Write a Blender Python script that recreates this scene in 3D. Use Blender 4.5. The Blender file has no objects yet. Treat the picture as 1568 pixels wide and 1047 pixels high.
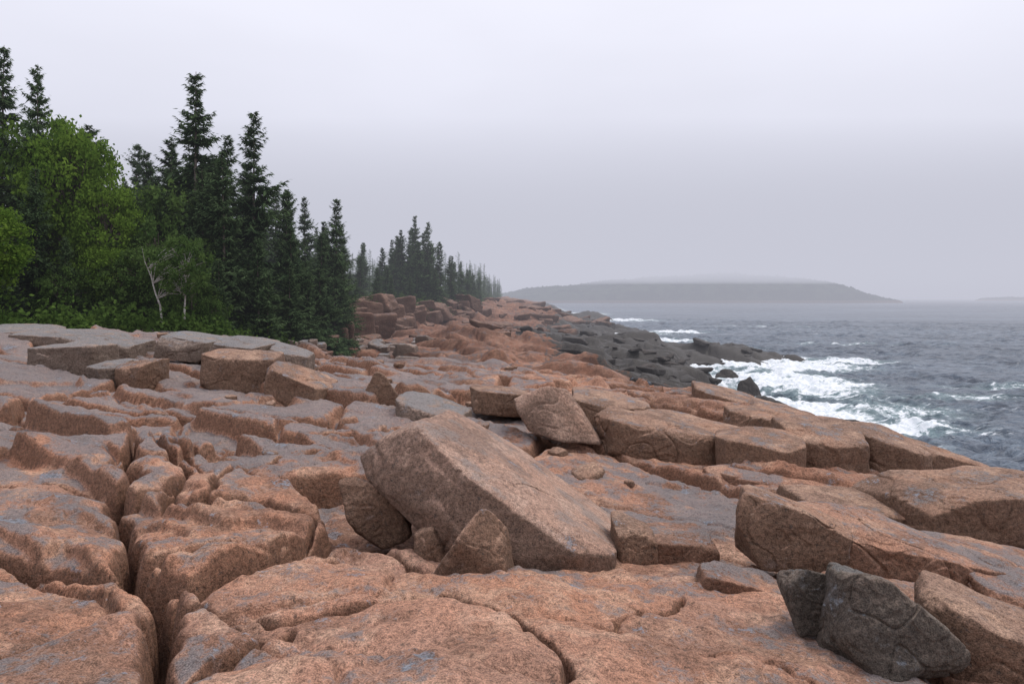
import bpy, bmesh, math, numpy as np, time
from mathutils import Vector
T0 = time.time()
rng = np.random.default_rng(7)
scene = bpy.context.scene
EYE = 8.0

# ------------------------------------------------------------------ noise
_p = np.random.default_rng(1).permutation(256).astype(np.int32)
PERM = np.concatenate([_p, _p, _p])
_a = np.arange(256)/256*2*math.pi
G2 = np.stack([np.cos(_a), np.sin(_a)], 1)
_g = np.random.default_rng(2).normal(size=(256, 3))
G3 = _g/np.linalg.norm(_g, axis=1)[:, None]
def fade(t): return t*t*t*(t*(t*6-15)+10)
GX2 = np.ascontiguousarray(G2[:, 0]); GY2 = np.ascontiguousarray(G2[:, 1])
def pn2(x, y, seed=0):
    x = x+seed*17.31; y = y+seed*9.77
    xf0 = np.floor(x); yf0 = np.floor(y)
    xi = xf0.astype(np.int32) & 255; yi = yf0.astype(np.int32) & 255
    xf = x-xf0; yf = y-yf0
    u = fade(xf); v = fade(yf)
    p0 = PERM[xi]; p1 = PERM[xi+1]
    def g(pp, iy, fx, fy):
        h = PERM[pp+yi+iy]
        return GX2[h]*fx+GY2[h]*fy
    a = g(p0, 0, xf, yf); b = g(p1, 0, xf-1, yf)
    c = g(p0, 1, xf, yf-1); d = g(p1, 1, xf-1, yf-1)
    return (a+(b-a)*u)*(1-v)+(c+(d-c)*u)*v
def pn3(P, seed=0):
    P = P+seed*7.13
    I = np.floor(P).astype(np.int64); F = P-I; U = fade(F)
    res = 0
    for ix in (0, 1):
        for iy in (0, 1):
            for iz in (0, 1):
                h = PERM[PERM[PERM[(I[:, 0]+ix) & 255]+((I[:, 1]+iy) & 255)]+((I[:, 2]+iz) & 255)]
                g = G3[h]
                d = g[:, 0]*(F[:, 0]-ix)+g[:, 1]*(F[:, 1]-iy)+g[:, 2]*(F[:, 2]-iz)
                w = (U[:, 0] if ix else 1-U[:, 0])*(U[:, 1] if iy else 1-U[:, 1])*(U[:, 2] if iz else 1-U[:, 2])
                res = res+d*w
    return res
def fbm2(x, y, s, octv, seed=0, gain=.5):
    r = 0; a = 1; f = 1/s
    for o in range(octv):
        r = r+a*pn2(x*f, y*f, seed+o*3); a *= gain; f *= 2.03
    return r
def fbm3(P, s, octv, seed=0, gain=.5):
    r = 0; a = 1; f = 1/s
    for o in range(octv):
        r = r+a*pn3(P*f, seed+o*3); a *= gain; f *= 2.03
    return r
def sst(a, b, x):
    t = np.clip((x-a)/(b-a), 0, 1); return t*t*(3-2*t)
def rnd(ix, iy, k):
    h = PERM[PERM[(ix+k*31) & 255]+((iy+k*57) & 255)]
    h2 = PERM[PERM[(iy+k*11) & 255]+((ix+k*91) & 255)]
    return (h*256+h2)/65536.0
def spacing(x, y):
    r = np.hypot(x, y+3); return r*(.0026+.0022*sst(31, 36, r))
def blocks(x, y, size, ang, stretch, warp, seed, hf, wmin=.0):
    """jointed rock cells; hf(r1,r2,r3,la,lb)->height of a cell plane, blended across a joint that is
    never narrower than the mesh can carry"""
    wx = x+warp*fbm2(x, y, size*1.3, 2, seed); wy = y+warp*fbm2(x, y, size*1.3, 2, seed+5)
    c, s = math.cos(ang), math.sin(ang)
    a = (wx*c+wy*s)/(size*stretch); b = (-wx*s+wy*c)/size
    ia = np.floor(a).astype(np.int32); ib = np.floor(b).astype(np.int32)
    F1 = np.full(a.shape, 1e9); F2 = np.full(a.shape, 1e9)
    z = np.zeros(a.shape)
    d1 = [z.copy(), z.copy()]; d2 = [z.copy(), z.copy()]
    id1 = [ia.copy(), ib.copy()]; id2 = [ia.copy(), ib.copy()]
    for i in (-1, 0, 1):
        for j in (-1, 0, 1):
            ca = ia+i; cb = ib+j
            pa = ca+.5+.86*(rnd(ca, cb, seed)-.5); pb = cb+.5+.86*(rnd(ca, cb, seed+7)-.5)
            da = pa-a; db = pb-b
            D = da*da+db*db
            m1 = D < F1; m2 = (~m1) & (D < F2)
            F2 = np.where(m1, F1, np.where(m2, D, F2))
            for k, v in ((0, da), (1, db)):
                d2[k] = np.where(m1, d1[k], np.where(m2, v, d2[k]))
                d1[k] = np.where(m1, v, d1[k])
            for k, v in ((0, ca), (1, cb)):
                id2[k] = np.where(m1, id1[k], np.where(m2, v, id2[k]))
                id1[k] = np.where(m1, v, id1[k])
            F1 = np.where(m1, D, F1)
    sep = np.sqrt((d2[0]-d1[0])**2+(d2[1]-d1[1])**2)+1e-6
    e = (F2-F1)/(2*sep)*size
    def val(idd, dd):
        return hf(rnd(idd[0], idd[1], seed+13), rnd(idd[0], idd[1], seed+19), rnd(idd[0], idd[1], seed+23), -dd[0]*size*stretch, -dd[1]*size)
    wd = np.maximum(wmin+.008*size, 1.5*spacing(x, y))
    w = .5+.5*sst(0, 1, e/wd)
    return e, val(id1, d1)*w+val(id2, d2)*(1-w)
def gl(e, w, x, y):
    return np.exp(-(e/np.maximum(w, 1.25*spacing(x, y)))**2)

# ------------------------------------------------------------------ terrain
ROWS = [
 (-12, [(-60,10),(-20,7),(0,6.2),(8,5.2),(13,3.5),(16,-1)]),
 (0, [(-60,9),(-15,6.6),(-4,6.1),(0,6.2),(5,5.6),(9,4.8),(12,3),(14,-1)]),
 (3.4, [(-60,9),(-12,6.4),(-3,6.0),(0,6.1),(2.4,5.8),(5,5.3),(9,4.6),(11.5,3),(13.5,-1)]),
 (5, [(-60,9),(-12,6.4),(-4,5.9),(0,5.9),(2,5.55),(3.7,5.3),(8,4.6),(11,3.5),(13,-1)]),
 (7, [(-60,9),(-12,6.4),(-6,5.95),(-3,5.7),(0,5.42),(3,5.25),(6,5.0),(9,4.5),(11,3.5),(12.5,-1)]),
 (9.5, [(-60,9),(-14,6.4),(-7,6.0),(-2,5.6),(2,5.2),(6,4.9),(9,4.5),(10.5,3.5),(12.5,-1)]),
 (13, [(-60,9),(-14,6.5),(-10,6.15),(-4,5.8),(0,5.45),(4,4.95),(8,4.7),(9.2,4.5),(10.3,2.5),(12,-1)]),
 (17, [(-60,9),(-18,6.8),(-12,6.3),(-7,6.0),(0,5.5),(4,5.1),(7.4,4.7),(8.6,3.5),(10.5,1),(12,-1)]),
 (22, [(-60,10),(-20,6.9),(-14,6.6),(-8,6.1),(-3,5.5),(2,5.2),(6.4,4.9),(7.6,3.5),(10,1),(12,-1)]),
 (28, [(-60,10),(-26,7.2),(-20,6.8),(-12,6.2),(-8,5.2),(-3,4.9),(3,4.6),(7,4.0),(9.5,2),(12,-1)]),
 (36, [(-60,12),(-40,9),(-24,7.0),(-14,5.6),(-8,4.4),(-2,4.0),(4,3.7),(9,2.6),(12,1),(14,-1)]),
 (45, [(-60,13),(-40,10),(-22,7),(-15.5,6.0),(-14.5,4.4),(-8,3.9),(-2,4.2),(4,3.3),(10,2.1),(15,.9),(17,-1)]),
 (60, [(-60,14),(-30,8),(-17,6.6),(-14.5,6.2),(-13.5,4.0),(-9,4.0),(-5,5.2),(0,4.5),(6,2.7),(12,1.9),(17,1.0),(19,-1)]),
 (75, [(-60,14),(-26,7.2),(-15.5,6.6),(-14,3.8),(-4,3.7),(3,3.0),(12,2.3),(18,1.3),(21,-1)]),
 (90, [(-60,15),(-26,7.5),(-14.5,6.9),(-12.5,3.9),(0,3.1),(12,2.5),(22,2.3),(30,1.9),(37,-.8)]),
 (103, [(-60,15),(-26,8),(-12.5,7),(-10.5,4.0),(0,3.0),(10,1.8),(18,.8),(24,-1)]),
 (125, [(-80,16),(-28,8),(-16,7.2),(-7,6.6),(-5,4.3),(4,4.2),(6,2.8),(10,2),(14,-1)]),
 (150, [(-90,18),(-30,8.5),(-18,7.3),(0,6.0),(9,5.2),(11,3.0),(20,2.1),(28,1),(32,-1)]),
 (175, [(-90,20),(-30,9),(-18,7.5),(0,6.0),(12,4.2),(20,1.5),(26,-1)]),
 (210, [(-100,22),(-30,9),(-8,7.3),(5,5.8),(15,2.8),(20,-1)]),
 (245, [(-100,22),(-30,9),(-8,7.3),(8,5.6),(20,2.8),(32,1.2),(37,-1)]),
 (300, [(-120,25),(-30,10),(-4,7.2),(15,3.6),(24,-1)]),
 (420, [(-150,30),(-30,12),(-8,8),(10,5.5),(25,3),(30,-1)]),
 (560, [(-200,30),(-30,10),(10,5.5),(28,3),(34,-1)]),
 (620, [(-200,20),(-40,-2),(60,-5)]),
 (660, [(-200,-5),(60,-6)]),
 (9000, [(-200,-6),(60,-7)]),
]
def h0(x, y):
    out = np.full(x.shape, -5.0)
    for (ya, A), (yb, B) in zip(ROWS[:-1], ROWS[1:]):
        m = (y >= ya) & (y < yb)
        if not m.any(): continue
        t = (y[m]-ya)/(yb-ya); t = t*t*(3-2*t)*.5+t*.5
        def ev(R):
            xs = [q[0] for q in R]+[R[-1][0]+30]; zs = [q[1] for q in R]+[R[-1][1]-7]
            return np.interp(x[m], xs, zs)
        out[m] = ev(A)*(1-t)+ev(B)*t
    return out
def veg_line(y):
    return np.interp(y, [0,20,24,28,30,36,45,60,75,90,103,125,150,200,300,420,600],
                     [-40,-26,-21,-15.5,-13,-13,-15.2,-15.0,-15.4,-15.0,-12.4,-8,-7,-7,-5,-6,-6])
def wet_line(y):
    return np.interp(y, [0,20,27,32,38,45,60,75,90,103,125,150,200,300,600],
                     [11,9.5,8,8,6,4.5,3,1,0,1,6,11,12,16,20])
def seg_dist(x, y, poly):
    d = np.full(x.shape, 1e9)
    for (ax, ay), (bx, by) in zip(poly[:-1], poly[1:]):
        vx, vy = bx-ax, by-ay
        t = np.clip(((x-ax)*vx+(y-ay)*vy)/(vx*vx+vy*vy), 0, 1)
        d = np.minimum(d, np.hypot(x-ax-t*vx, y-ay-t*vy))
    return d
CRACKS = [
 ([(-6.2,11.5),(-5.2,9.3),(-4.0,7.0),(-2.85,5.2),(-2.4,4.5),(-1.75,3.4),(-1.5,2)], .06, .52),
 ([(-5.0,9.6),(-3.9,8.2),(-3.6,7.1),(-2.6,7.15),(-1.9,6.9),(-1.0,6.2),(-.7,5.9)], .05, .36),
 ([(.75,4.3),(.92,4.7),(1.05,5.1),(1.3,5.5)], .018, .10),
 ([(-2.3,4.4),(-1.5,4.25),(-1.1,4.6),(-.5,4.75),(.1,4.2),(.3,3.6)], .024, .15),
 ([(-1.6,3.4),(-1.35,4.2)], .03, .24),
 ([(-4.6,5.0),(-3.6,5.3),(-2.9,5.2)], .04, .28),
 ([(-2.9,5.3),(-2.0,5.55),(-.9,5.6),(-.5,5.5)], .028, .17),
 ([(-3.3,7.1),(-3.5,8.8),(-2.8,10.4)], .04, .28),
 ([(-3.9,7.2),(-3.75,8.4),(-4.6,9.4)], .04, .26),
 ([(-6.5,7.4),(-5.2,7.6),(-4.2,7.3)], .035, .22),
 ([(.3,4.4),(.9,4.3),(1.6,4.0),(2.2,3.4)], .014, .07),
 ([(-2.0,5.5),(-1.8,6.2),(-1.9,6.9)], .025, .16),
]
def saw(x, y, nx, ny, L, seed, bs):
    """stepped sheet joints: straight risers, offset from block to block"""
    n = .55*fbm2(x, y, L*4, 2, seed); rw = np.clip(np.maximum(.04, 3.0*spacing(x, y)/L), 0, .4)
    def hf(r1, r2, r3, la, lb):
        q = (nx*x+ny*y)/L+n+.8*r1+(r2-.5)*.22*la/L
        f = q-np.floor(q)
        return np.where(f < 1-rw, -f/(1-rw), -1+sst(0, 1, (f-1+rw)/rw))+.5
    e, h = blocks(x, y, bs, math.radians(60), 1.6, bs*.22, seed+3, hf)
    return h-.12*gl(e, .03, x, y)
def masked(w, fn, *cs):
    out = np.zeros(w.shape); m = w > 1e-3
    if m.any(): out[m] = w[m]*fn(*[c[m] for c in cs])
    return out
def terrain_height(x, y):
    wamp = np.clip(y*.03, .25, 2.2)
    xw = x+wamp*fbm2(x, y, 9, 3, 40); yw = y+wamp*.6*fbm2(x, y, 7, 3, 44)
    z = h0(xw, yw)
    near = 1-sst(24, 36, y)
    S = np.exp(-((x-2.3)/1.9)**2-((y-9.0)/1.6)**2)+np.exp(-((x-.6)/2.0)**2-((y-4.5)/1.1)**2)
    S = np.clip(S*1.3, 0, 1)
    amp = np.interp(y, [2, 5, 9, 20], [.16, .30, .42, .55])
    def n1(x, y, S, amp):
        e, h = blocks(x, y, 2.9, math.radians(-28), 1.7, .6, 3, lambda r1, r2, r3, la, lb: amp*((r1-.5)+.16*(r2-.5)*la+.22*(r3-.5)*lb))
        return (1-.85*S)*(h-.045*np.exp(-e/.08)-.34*gl(e, .030, x, y))
    z = z+masked(near, n1, x, y, S, amp)
    M = sst(.08, .26, fbm2(x, y, 3.6, 2, 60))*(1-S)*near*np.interp(y, [4, 7, 12], [.6, .75, 1])
    def n2(x, y, amp):
        e, h = blocks(x, y, 1.05, math.radians(-15), 1.6, .25, 9, lambda r1, r2, r3, la, lb: .55*amp*(r1-.5)+.14*(r2-.5)*la+.28*(r3-.5)*lb)
        return h-.025*np.exp(-e/.04)-.18*gl(e, .018, x, y)
    z = z+masked(M, n2, x, y, amp)
    sm = sst(-.15, .1, fbm2(x, y, 6, 2, 66))*near*(1-.9*S)*sst(5, 9, y)
    z = z+masked(sm, lambda x, y: .38*saw(x, y, .42, .9, 3.3, 130, 3.2), x, y)
    sm2 = sst(.05, .25, fbm2(x, y, 3, 2, 68))*near*(1-.9*S)
    z = z+masked(sm2, lambda x, y: .10*saw(x, y, .6, .8, 1.1, 134, 1.3), x, y)
    def n3(x, y):
        e, h = blocks(x, y, .42, math.radians(20), 1.5, .1, 25, lambda r1, r2, r3, la, lb: .055*(r1-.5)+.24*(r2-.5)*la+.32*(r3-.5)*lb)
        return h-.03*gl(e, .012, x, y)
    z = z+masked(near*sst(.03, .25, fbm2(x, y, 1.9, 2, 64))*(1-S)*.75, n3, x, y)
    far = 1-near
    veg = sst(0, 3, veg_line(y)-x)
    fk = far*(1-.75*veg)*(1-sst(-.3, -2.5, z)*.7)
    def f1(x, y):
        e, h = blocks(x, y, 5.2, math.radians(-25), 1.8, .8, 31, lambda r1, r2, r3, la, lb: 1.1*(r1-.5)+.10*(r2-.5)*la+.16*(r3-.5)*lb)
        return h-.35*np.exp(-e/.3)+.85*saw(x, y, .25, .97, 7, 140, 4.5)
    z = z+masked(fk, f1, x, y)
    def f2(x, y):
        e, h = blocks(x, y, 2.0, math.radians(10), 1.8, .35, 37, lambda r1, r2, r3, la, lb: .62*(r1-.5)+.16*(r2-.5)*la+.32*(r3-.5)*lb)
        return h-.15*np.exp(-e/.15)
    z = z+masked(fk*(1-.5*sst(90, 160, y)), f2, x, y)
    def f3(x, y):
        e, h = blocks(x, y, 9, math.radians(-10), 1.8, 1.8, 51, lambda r1, r2, r3, la, lb: 1.2*(r1-.5)+.05*(r3-.5)*lb)
        return h-.5*np.exp(-e/.7)+.9*saw(x, y, .1, .99, 15, 144, 9)
    z = z+masked(fk*sst(85, 125, y)*(1-.6*sst(220, 330, y)), f3, x, y)
    near2 = y < 14
    if near2.any():
        xs, ys = x[near2], y[near2]
        wx = xs+.22*fbm2(xs, ys, .8, 3, 70); wy = ys+.22*fbm2(xs, ys, .8, 3, 74)
        dz = 0
        for poly, w, dep in CRACKS:
            d = seg_dist(wx, wy, poly)
            dz = dz-dep*np.exp(-(d/w)**2)-dep*.2*np.exp(-d/(w*2.4))
        z[near2] += dz
    z = z+.09*fbm2(x, y, 1.6, 2, 80)+(.05*near+.02)*fbm2(x, y, .42, 3, 84)*np.where(y < 60, 1, 0)
    z = z+masked(near, lambda x, y: .018*fbm2(x, y, .10, 2, 88), x, y)
    z = z+masked(far, lambda x, y: .28*fbm2(x, y, 3.2, 3, 90), x, y)
    return np.maximum(z, -4)

def new_mesh_obj(name, co, faces, mats, smooth=True, attrs=None, matidx=None):
    me = bpy.data.meshes.new(name)
    faces = np.asarray(faces, dtype=np.int32); n, k = faces.shape
    me.vertices.add(len(co)); me.vertices.foreach_set('co', np.asarray(co, dtype=np.float32).ravel())
    me.loops.add(n*k); me.loops.foreach_set('vertex_index', faces.ravel())
    me.polygons.add(n); me.polygons.foreach_set('loop_start', np.arange(n, dtype=np.int32)*k)
    me.polygons.foreach_set('loop_total', np.full(n, k, dtype=np.int32))
    me.polygons.foreach_set('use_smooth', np.full(n, smooth, dtype=bool))
    for m in mats: me.materials.append(m)
    if matidx is not None: me.polygons.foreach_set('material_index', np.asarray(matidx, dtype=np.int32))
    me.update(calc_edges=True)
    if attrs:
        for an, av in attrs.items():
            a = me.attributes.new(an, 'FLOAT', 'POINT'); a.data.foreach_set('value', np.asarray(av, dtype=np.float32).ravel())
    return me
def add_obj(name, me, loc=(0, 0, 0), rot=0, sc=(1, 1, 1)):
    o = bpy.data.objects.new(name, me); scene.collection.objects.link(o)
    o.location = loc; o.rotation_euler = (0, 0, rot); o.scale = sc
    return o
def grid_faces(n, m):
    i = np.arange(n*m).reshape(n, m)
    return np.stack([i[:-1, :-1], i[:-1, 1:], i[1:, 1:], i[1:, :-1]], -1).reshape(-1, 4)

# ------------------------------------------------------------------ materials
class NT:
    def __init__(s, name):
        s.m = bpy.data.materials.new(name); s.m.use_nodes = True
        s.t = s.m.node_tree; s.t.nodes.clear()
        s.out = s.t.nodes.new('ShaderNodeOutputMaterial')
    def n(s, typ, **kw):
        nd = s.t.nodes.new(typ)
        for k, v in kw.items(): setattr(nd, k, v)
        return nd
    def l(s, a, b): s.t.links.new(a, b)
    def val(s, sock, v):
        if isinstance(v, (int, float, tuple)): sock.default_value = v
        else: s.l(v, sock)
    def noise(s, vec, scale, detail=4, rough=.55, dist=0, color=False):
        nd = s.n('ShaderNodeTexNoise'); nd.inputs['Scale'].default_value = scale
        nd.inputs['Detail'].default_value = detail; nd.inputs['Roughness'].default_value = rough
        nd.inputs['Distortion'].default_value = dist
        s.l(vec, nd.inputs['Vector'])
        if color:
            sp = s.n('ShaderNodeSeparateColor'); s.l(nd.outputs['Color'], sp.inputs[0]); return sp.outputs
        return nd.outputs['Fac']
    def math(s, op, a, b=0.0, c=None, clamp=False):
        nd = s.n('ShaderNodeMath', operation=op); nd.use_clamp = clamp
        s.val(nd.inputs[0], a); s.val(nd.inputs[1], b)
        if c is not None: s.val(nd.inputs[2], c)
        return nd.outputs[0]
    def mr(s, v, a, b, c=0.0, d=1.0):
        nd = s.n('ShaderNodeMapRange'); nd.interpolation_type = 'SMOOTHSTEP'
        s.l(v, nd.inputs[0])
        for i, q in enumerate((a, b, c, d)): nd.inputs[i+1].default_value = q
        return nd.outputs[0]
    def mix(s, f, a, b, bt='MIX'):
        nd = s.n('ShaderNodeMix', data_type='RGBA', blend_type=bt)
        s.val(nd.inputs[0], f)
        s.val(nd.inputs[6], a if not isinstance(a, tuple) else a+(1,)*(4-len(a)))
        s.val(nd.inputs[7], b if not isinstance(b, tuple) else b+(1,)*(4-len(b)))
        return nd.outputs[2]
    def attr(s, name):
        nd = s.n('ShaderNodeAttribute'); nd.attribute_name = name; return nd.outputs['Fac']

def rock_mat(name, cA, cB, cC, lichen=.5, use_attr=False, gray=(.25, .25, .26), side=.42, spec=.35):
    N = NT(name)
    geo = N.n('ShaderNodeNewGeometry'); P = geo.outputs['Position']
    sep = N.n('ShaderNodeSeparateXYZ'); N.l(P, sep.inputs[0])
    sn = N.n('ShaderNodeSeparateXYZ'); N.l(geo.outputs['Normal'], sn.inputs[0])
    big = N.noise(P, .5, 2, color=True); med = N.noise(P, 2.2, 5, .66, 0, color=True)
    fin = N.noise(P, 26, 3, .7); grn = N.noise(P, 105, 1, .7)
    col = N.mix(N.mr(big[0], .38, .62), cA, cB)
    col = N.mix(N.mr(med[0], .46, .62), col, cC)
    if use_attr:
        tone = N.attr('tone')
        col = N.mix(N.mr(tone, 0.0, .5, 1.0, 0.0), col, N.mix(1.0, col, (.66, .66, .69), 'MULTIPLY'))
        col = N.mix(N.mr(tone, .6, 1.0, 0.0, .8), col, N.mix(1.0, col, (1.12, 1.18, 1.26), 'MULTIPLY'))
    st = N.math('ADD', N.math('MULTIPLY', big[1], .45), N.math('MULTIPLY', med[1], .55))
    col = N.mix(N.math('MULTIPLY', N.mr(st, .47, .57), .72), col, (cA[0]*.50, cA[1]*.53, cA[2]*.56))
    up = N.mr(sn.outputs[2], .6, .93)
    li = N.math('ADD', N.math('MULTIPLY', med[2], .72), N.math('MULTIPLY', fin, .28))
    if use_attr:
        la = N.attr('lichen'); thr = N.math('SUBTRACT', li, N.math('MULTIPLY_ADD', la, -.24, .30))
    else:
        thr = N.math('SUBTRACT', li, .30-.24*lichen)
    lm = N.math('MULTIPLY', N.mr(thr, .26, .33), up)
    lv = N.mix(N.mr(fin, .35, .65), gray, tuple(v*.58 for v in gray))
    col = N.mix(N.math('MULTIPLY', lm, .74), col, lv)
    col = N.mix(N.math('MULTIPLY', N.mr(N.math('ADD', N.math('MULTIPLY', med[1], .8), N.math('MULTIPLY', fin, .2)), .61, .635), .6), col, (.23, .27, .32))
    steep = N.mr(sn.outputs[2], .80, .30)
    col = N.mix(N.math('MULTIPLY', steep, .85), col, (cA[0]*side, cA[1]*side*1.04, cA[2]*side*1.04))  # steep faces darker: weathering, plus shaded-side contrast put into the colour
    sk = N.noise(P, 15, 4, .75)
    col = N.mix(N.math('MULTIPLY', N.mr(sk, .60, .66), .6), col, (.06, .055, .05))
    g = N.math('ADD', N.math('MULTIPLY', N.mr(fin, .30, .70), .72), N.math('MULTIPLY', N.mr(grn, .34, .66), .70))
    gg = N.math('ADD', g, .35)
    cg = N.n('ShaderNodeCombineColor'); [N.l(gg, cg.inputs[i]) for i in range(3)]
    col = N.mix(1.0, col, cg.outputs[0], 'MULTIPLY')
    wz = N.math('ADD', sep.outputs[2], N.math('MULTIPLY', big[2], 4.0))
    wm = N.mr(wz, 5.0, 3.9)
    if use_attr:
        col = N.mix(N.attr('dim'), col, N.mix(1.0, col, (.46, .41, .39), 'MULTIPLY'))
        wa = N.math('ADD', N.attr('wet'), N.math('MULTIPLY', N.math('SUBTRACT', big[2], .5), 1.6))
        wa = N.math('ADD', wa, N.math('MULTIPLY', N.math('SUBTRACT', med[0], .5), .8))
        wm = N.math('MAXIMUM', wm, N.mr(wa, .42, .62))
    col = N.mix(wm, col, N.mix(N.mr(fin, .35, .65), (.020, .018, .017), (.062, .051, .042)))
    rough = N.math('SUBTRACT', .85, N.math('MULTIPLY', wm, .25))
    if use_attr:
        vg = N.attr('veg'); vm = N.mr(N.math('ADD', vg, N.math('MULTIPLY', N.math('SUBTRACT', med[0], .5), .8)), .4, .6)
        col = N.mix(vm, col, N.mix(N.mr(fin, .35, .65), (.02, .03, .012), (.055, .08, .02)))
    b = N.n('ShaderNodeBsdfPrincipled'); N.l(col, b.inputs['Base Color']); N.val(b.inputs['Roughness'], rough)
    b.inputs['Specular IOR Level'].default_value = spec
    hgt = N.math('MULTIPLY', N.noise(P, 6.5, 7, .72), .10)
    bp = N.n('ShaderNodeBump'); bp.inputs['Strength'].default_value = 1.0; bp.inputs['Distance'].default_value = 1.0
    N.l(hgt, bp.inputs['Height']); N.l(bp.outputs[0], b.inputs['Normal'])
    N.l(b.outputs[0], N.out.inputs[0])
    return N.m
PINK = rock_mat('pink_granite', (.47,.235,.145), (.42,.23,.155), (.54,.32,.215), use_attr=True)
PINKB = rock_mat('pink_granite_boulder', (.43,.225,.145), (.40,.225,.155), (.48,.29,.20), lichen=.4)
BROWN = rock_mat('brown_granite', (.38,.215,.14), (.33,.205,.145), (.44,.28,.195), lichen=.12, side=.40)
HERO = rock_mat('tan_granite', (.46,.28,.20), (.43,.275,.205), (.50,.335,.255), lichen=.15, gray=(.35,.30,.275), side=.33)  # lit top and shaded front of the slab put into the colour
FARB = rock_mat('weathered_granite', (.22,.12,.085), (.18,.115,.085), (.26,.16,.115), lichen=.1, gray=(.15,.14,.14), side=.42, spec=.2)
WETR = rock_mat('wet_dark_rock', (.050,.042,.038), (.065,.052,.044), (.085,.07,.06), lichen=.1, gray=(.09,.085,.08), side=.6, spec=.3)
DARK = rock_mat('dark_boulder_rock', (.14,.11,.09), (.18,.135,.105), (.21,.17,.135), lichen=.35, gray=(.19,.19,.185), side=.6)
GREY = rock_mat('grey_granite', (.34,.235,.18), (.29,.225,.185), (.37,.28,.225), lichen=.65, gray=(.28,.28,.285))

def leaf_mat(name, c1, c2, tr=.3):
    N = NT(name)
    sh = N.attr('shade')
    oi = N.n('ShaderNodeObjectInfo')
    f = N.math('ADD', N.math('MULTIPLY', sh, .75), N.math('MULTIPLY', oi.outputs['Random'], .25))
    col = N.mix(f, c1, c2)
    d = N.n('ShaderNodeBsdfDiffuse'); N.l(col, d.inputs[0])
    t = N.n('ShaderNodeBsdfTranslucent'); N.l(col, t.inputs[0])
    mx = N.n('ShaderNodeMixShader'); mx.inputs[0].default_value = tr
    N.l(d.outputs[0], mx.inputs[1]); N.l(t.outputs[0], mx.inputs[2]); N.l(mx.outputs[0], N.out.inputs[0])
    return N.m
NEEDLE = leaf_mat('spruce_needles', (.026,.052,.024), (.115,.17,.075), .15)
LEAF = leaf_mat('broad_leaves', (.045,.10,.016), (.19,.29,.045), .4)
LEAFD = leaf_mat('dull_leaves', (.04,.08,.022), (.13,.20,.055), .35)
def bark_mat(name, a, b_):
    N = NT(name); geo = N.n('ShaderNodeNewGeometry')
    mp = N.n('ShaderNodeMapping'); mp.inputs['Scale'].default_value = (1, 1, 3); N.l(geo.outputs['Position'], mp.inputs[0])
    col = N.mix(N.mr(N.noise(mp.outputs[0], 6, 3), .4, .6), a, b_)
    d = N.n('ShaderNodeBsdfDiffuse'); N.l(col, d.inputs[0]); N.l(d.outputs[0], N.out.inputs[0]); return N.m
BARK = bark_mat('grey_bark', (.10,.08,.065), (.17,.14,.12))
BIRCH = bark_mat('birch_bark', (.50,.48,.45), (.25,.23,.20))

# ------------------------------------------------------------------ shore mesh
OY = -3.0
ang = np.linspace(math.radians(-50), math.radians(50), 1120)
rad = np.concatenate([np.geomspace(3, 33, 920, endpoint=False), np.geomspace(33, 700, 640)])
A, R = np.meshgrid(ang, rad)
X = R*np.sin(A); Y = OY+R*np.cos(A)
Z = terrain_height(X.ravel(), Y.ravel()).reshape(X.shape)
vegv = sst(-.5, 1.0, veg_line(Y)-X)
lich = np.clip(sst(7, 13, Y)*sst(3, -3, X)*.8*(1-sst(30, 50, Y))+.28*sst(-.5, -3.5, X)+.15, 0, 1)+.40*np.exp(-((X-2.3)/2.1)**2-((Y-9)/2.0)**2)
lich = lich*(1-.8*sst(30, 50, Y))
lich = np.where(Y < 6.5, lich*.7, lich)
lich = lich+.6*fbm2(X.ravel(), Y.ravel(), 2.5, 3, 150).reshape(X.shape)
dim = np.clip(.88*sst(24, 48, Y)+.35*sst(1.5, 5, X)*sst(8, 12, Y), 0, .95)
wet = sst(-3, 3, X-wet_line(Y))*sst(22, 30, Y)
_, tA = blocks(X.ravel(), Y.ravel(), 2.9, math.radians(-28), 1.7, .6, 3, lambda r1, r2, r3, la, lb: r3)
_, tB = blocks(X.ravel(), Y.ravel(), 1.05, math.radians(-15), 1.6, .25, 9, lambda r1, r2, r3, la, lb: r3)
tone = np.clip(.6*tA+.4*tB, 0, 1)
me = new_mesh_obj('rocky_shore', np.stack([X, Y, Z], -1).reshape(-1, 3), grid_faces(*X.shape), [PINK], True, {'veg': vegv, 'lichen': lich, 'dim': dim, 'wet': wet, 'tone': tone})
add_obj('rocky_shore_ground', me)
print('terrain', time.time()-T0)
def Hs(x, y): return terrain_height(np.asarray(x, float), np.asarray(y, float))
def H(x, y): return float(Hs([x], [y])[0])

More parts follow.
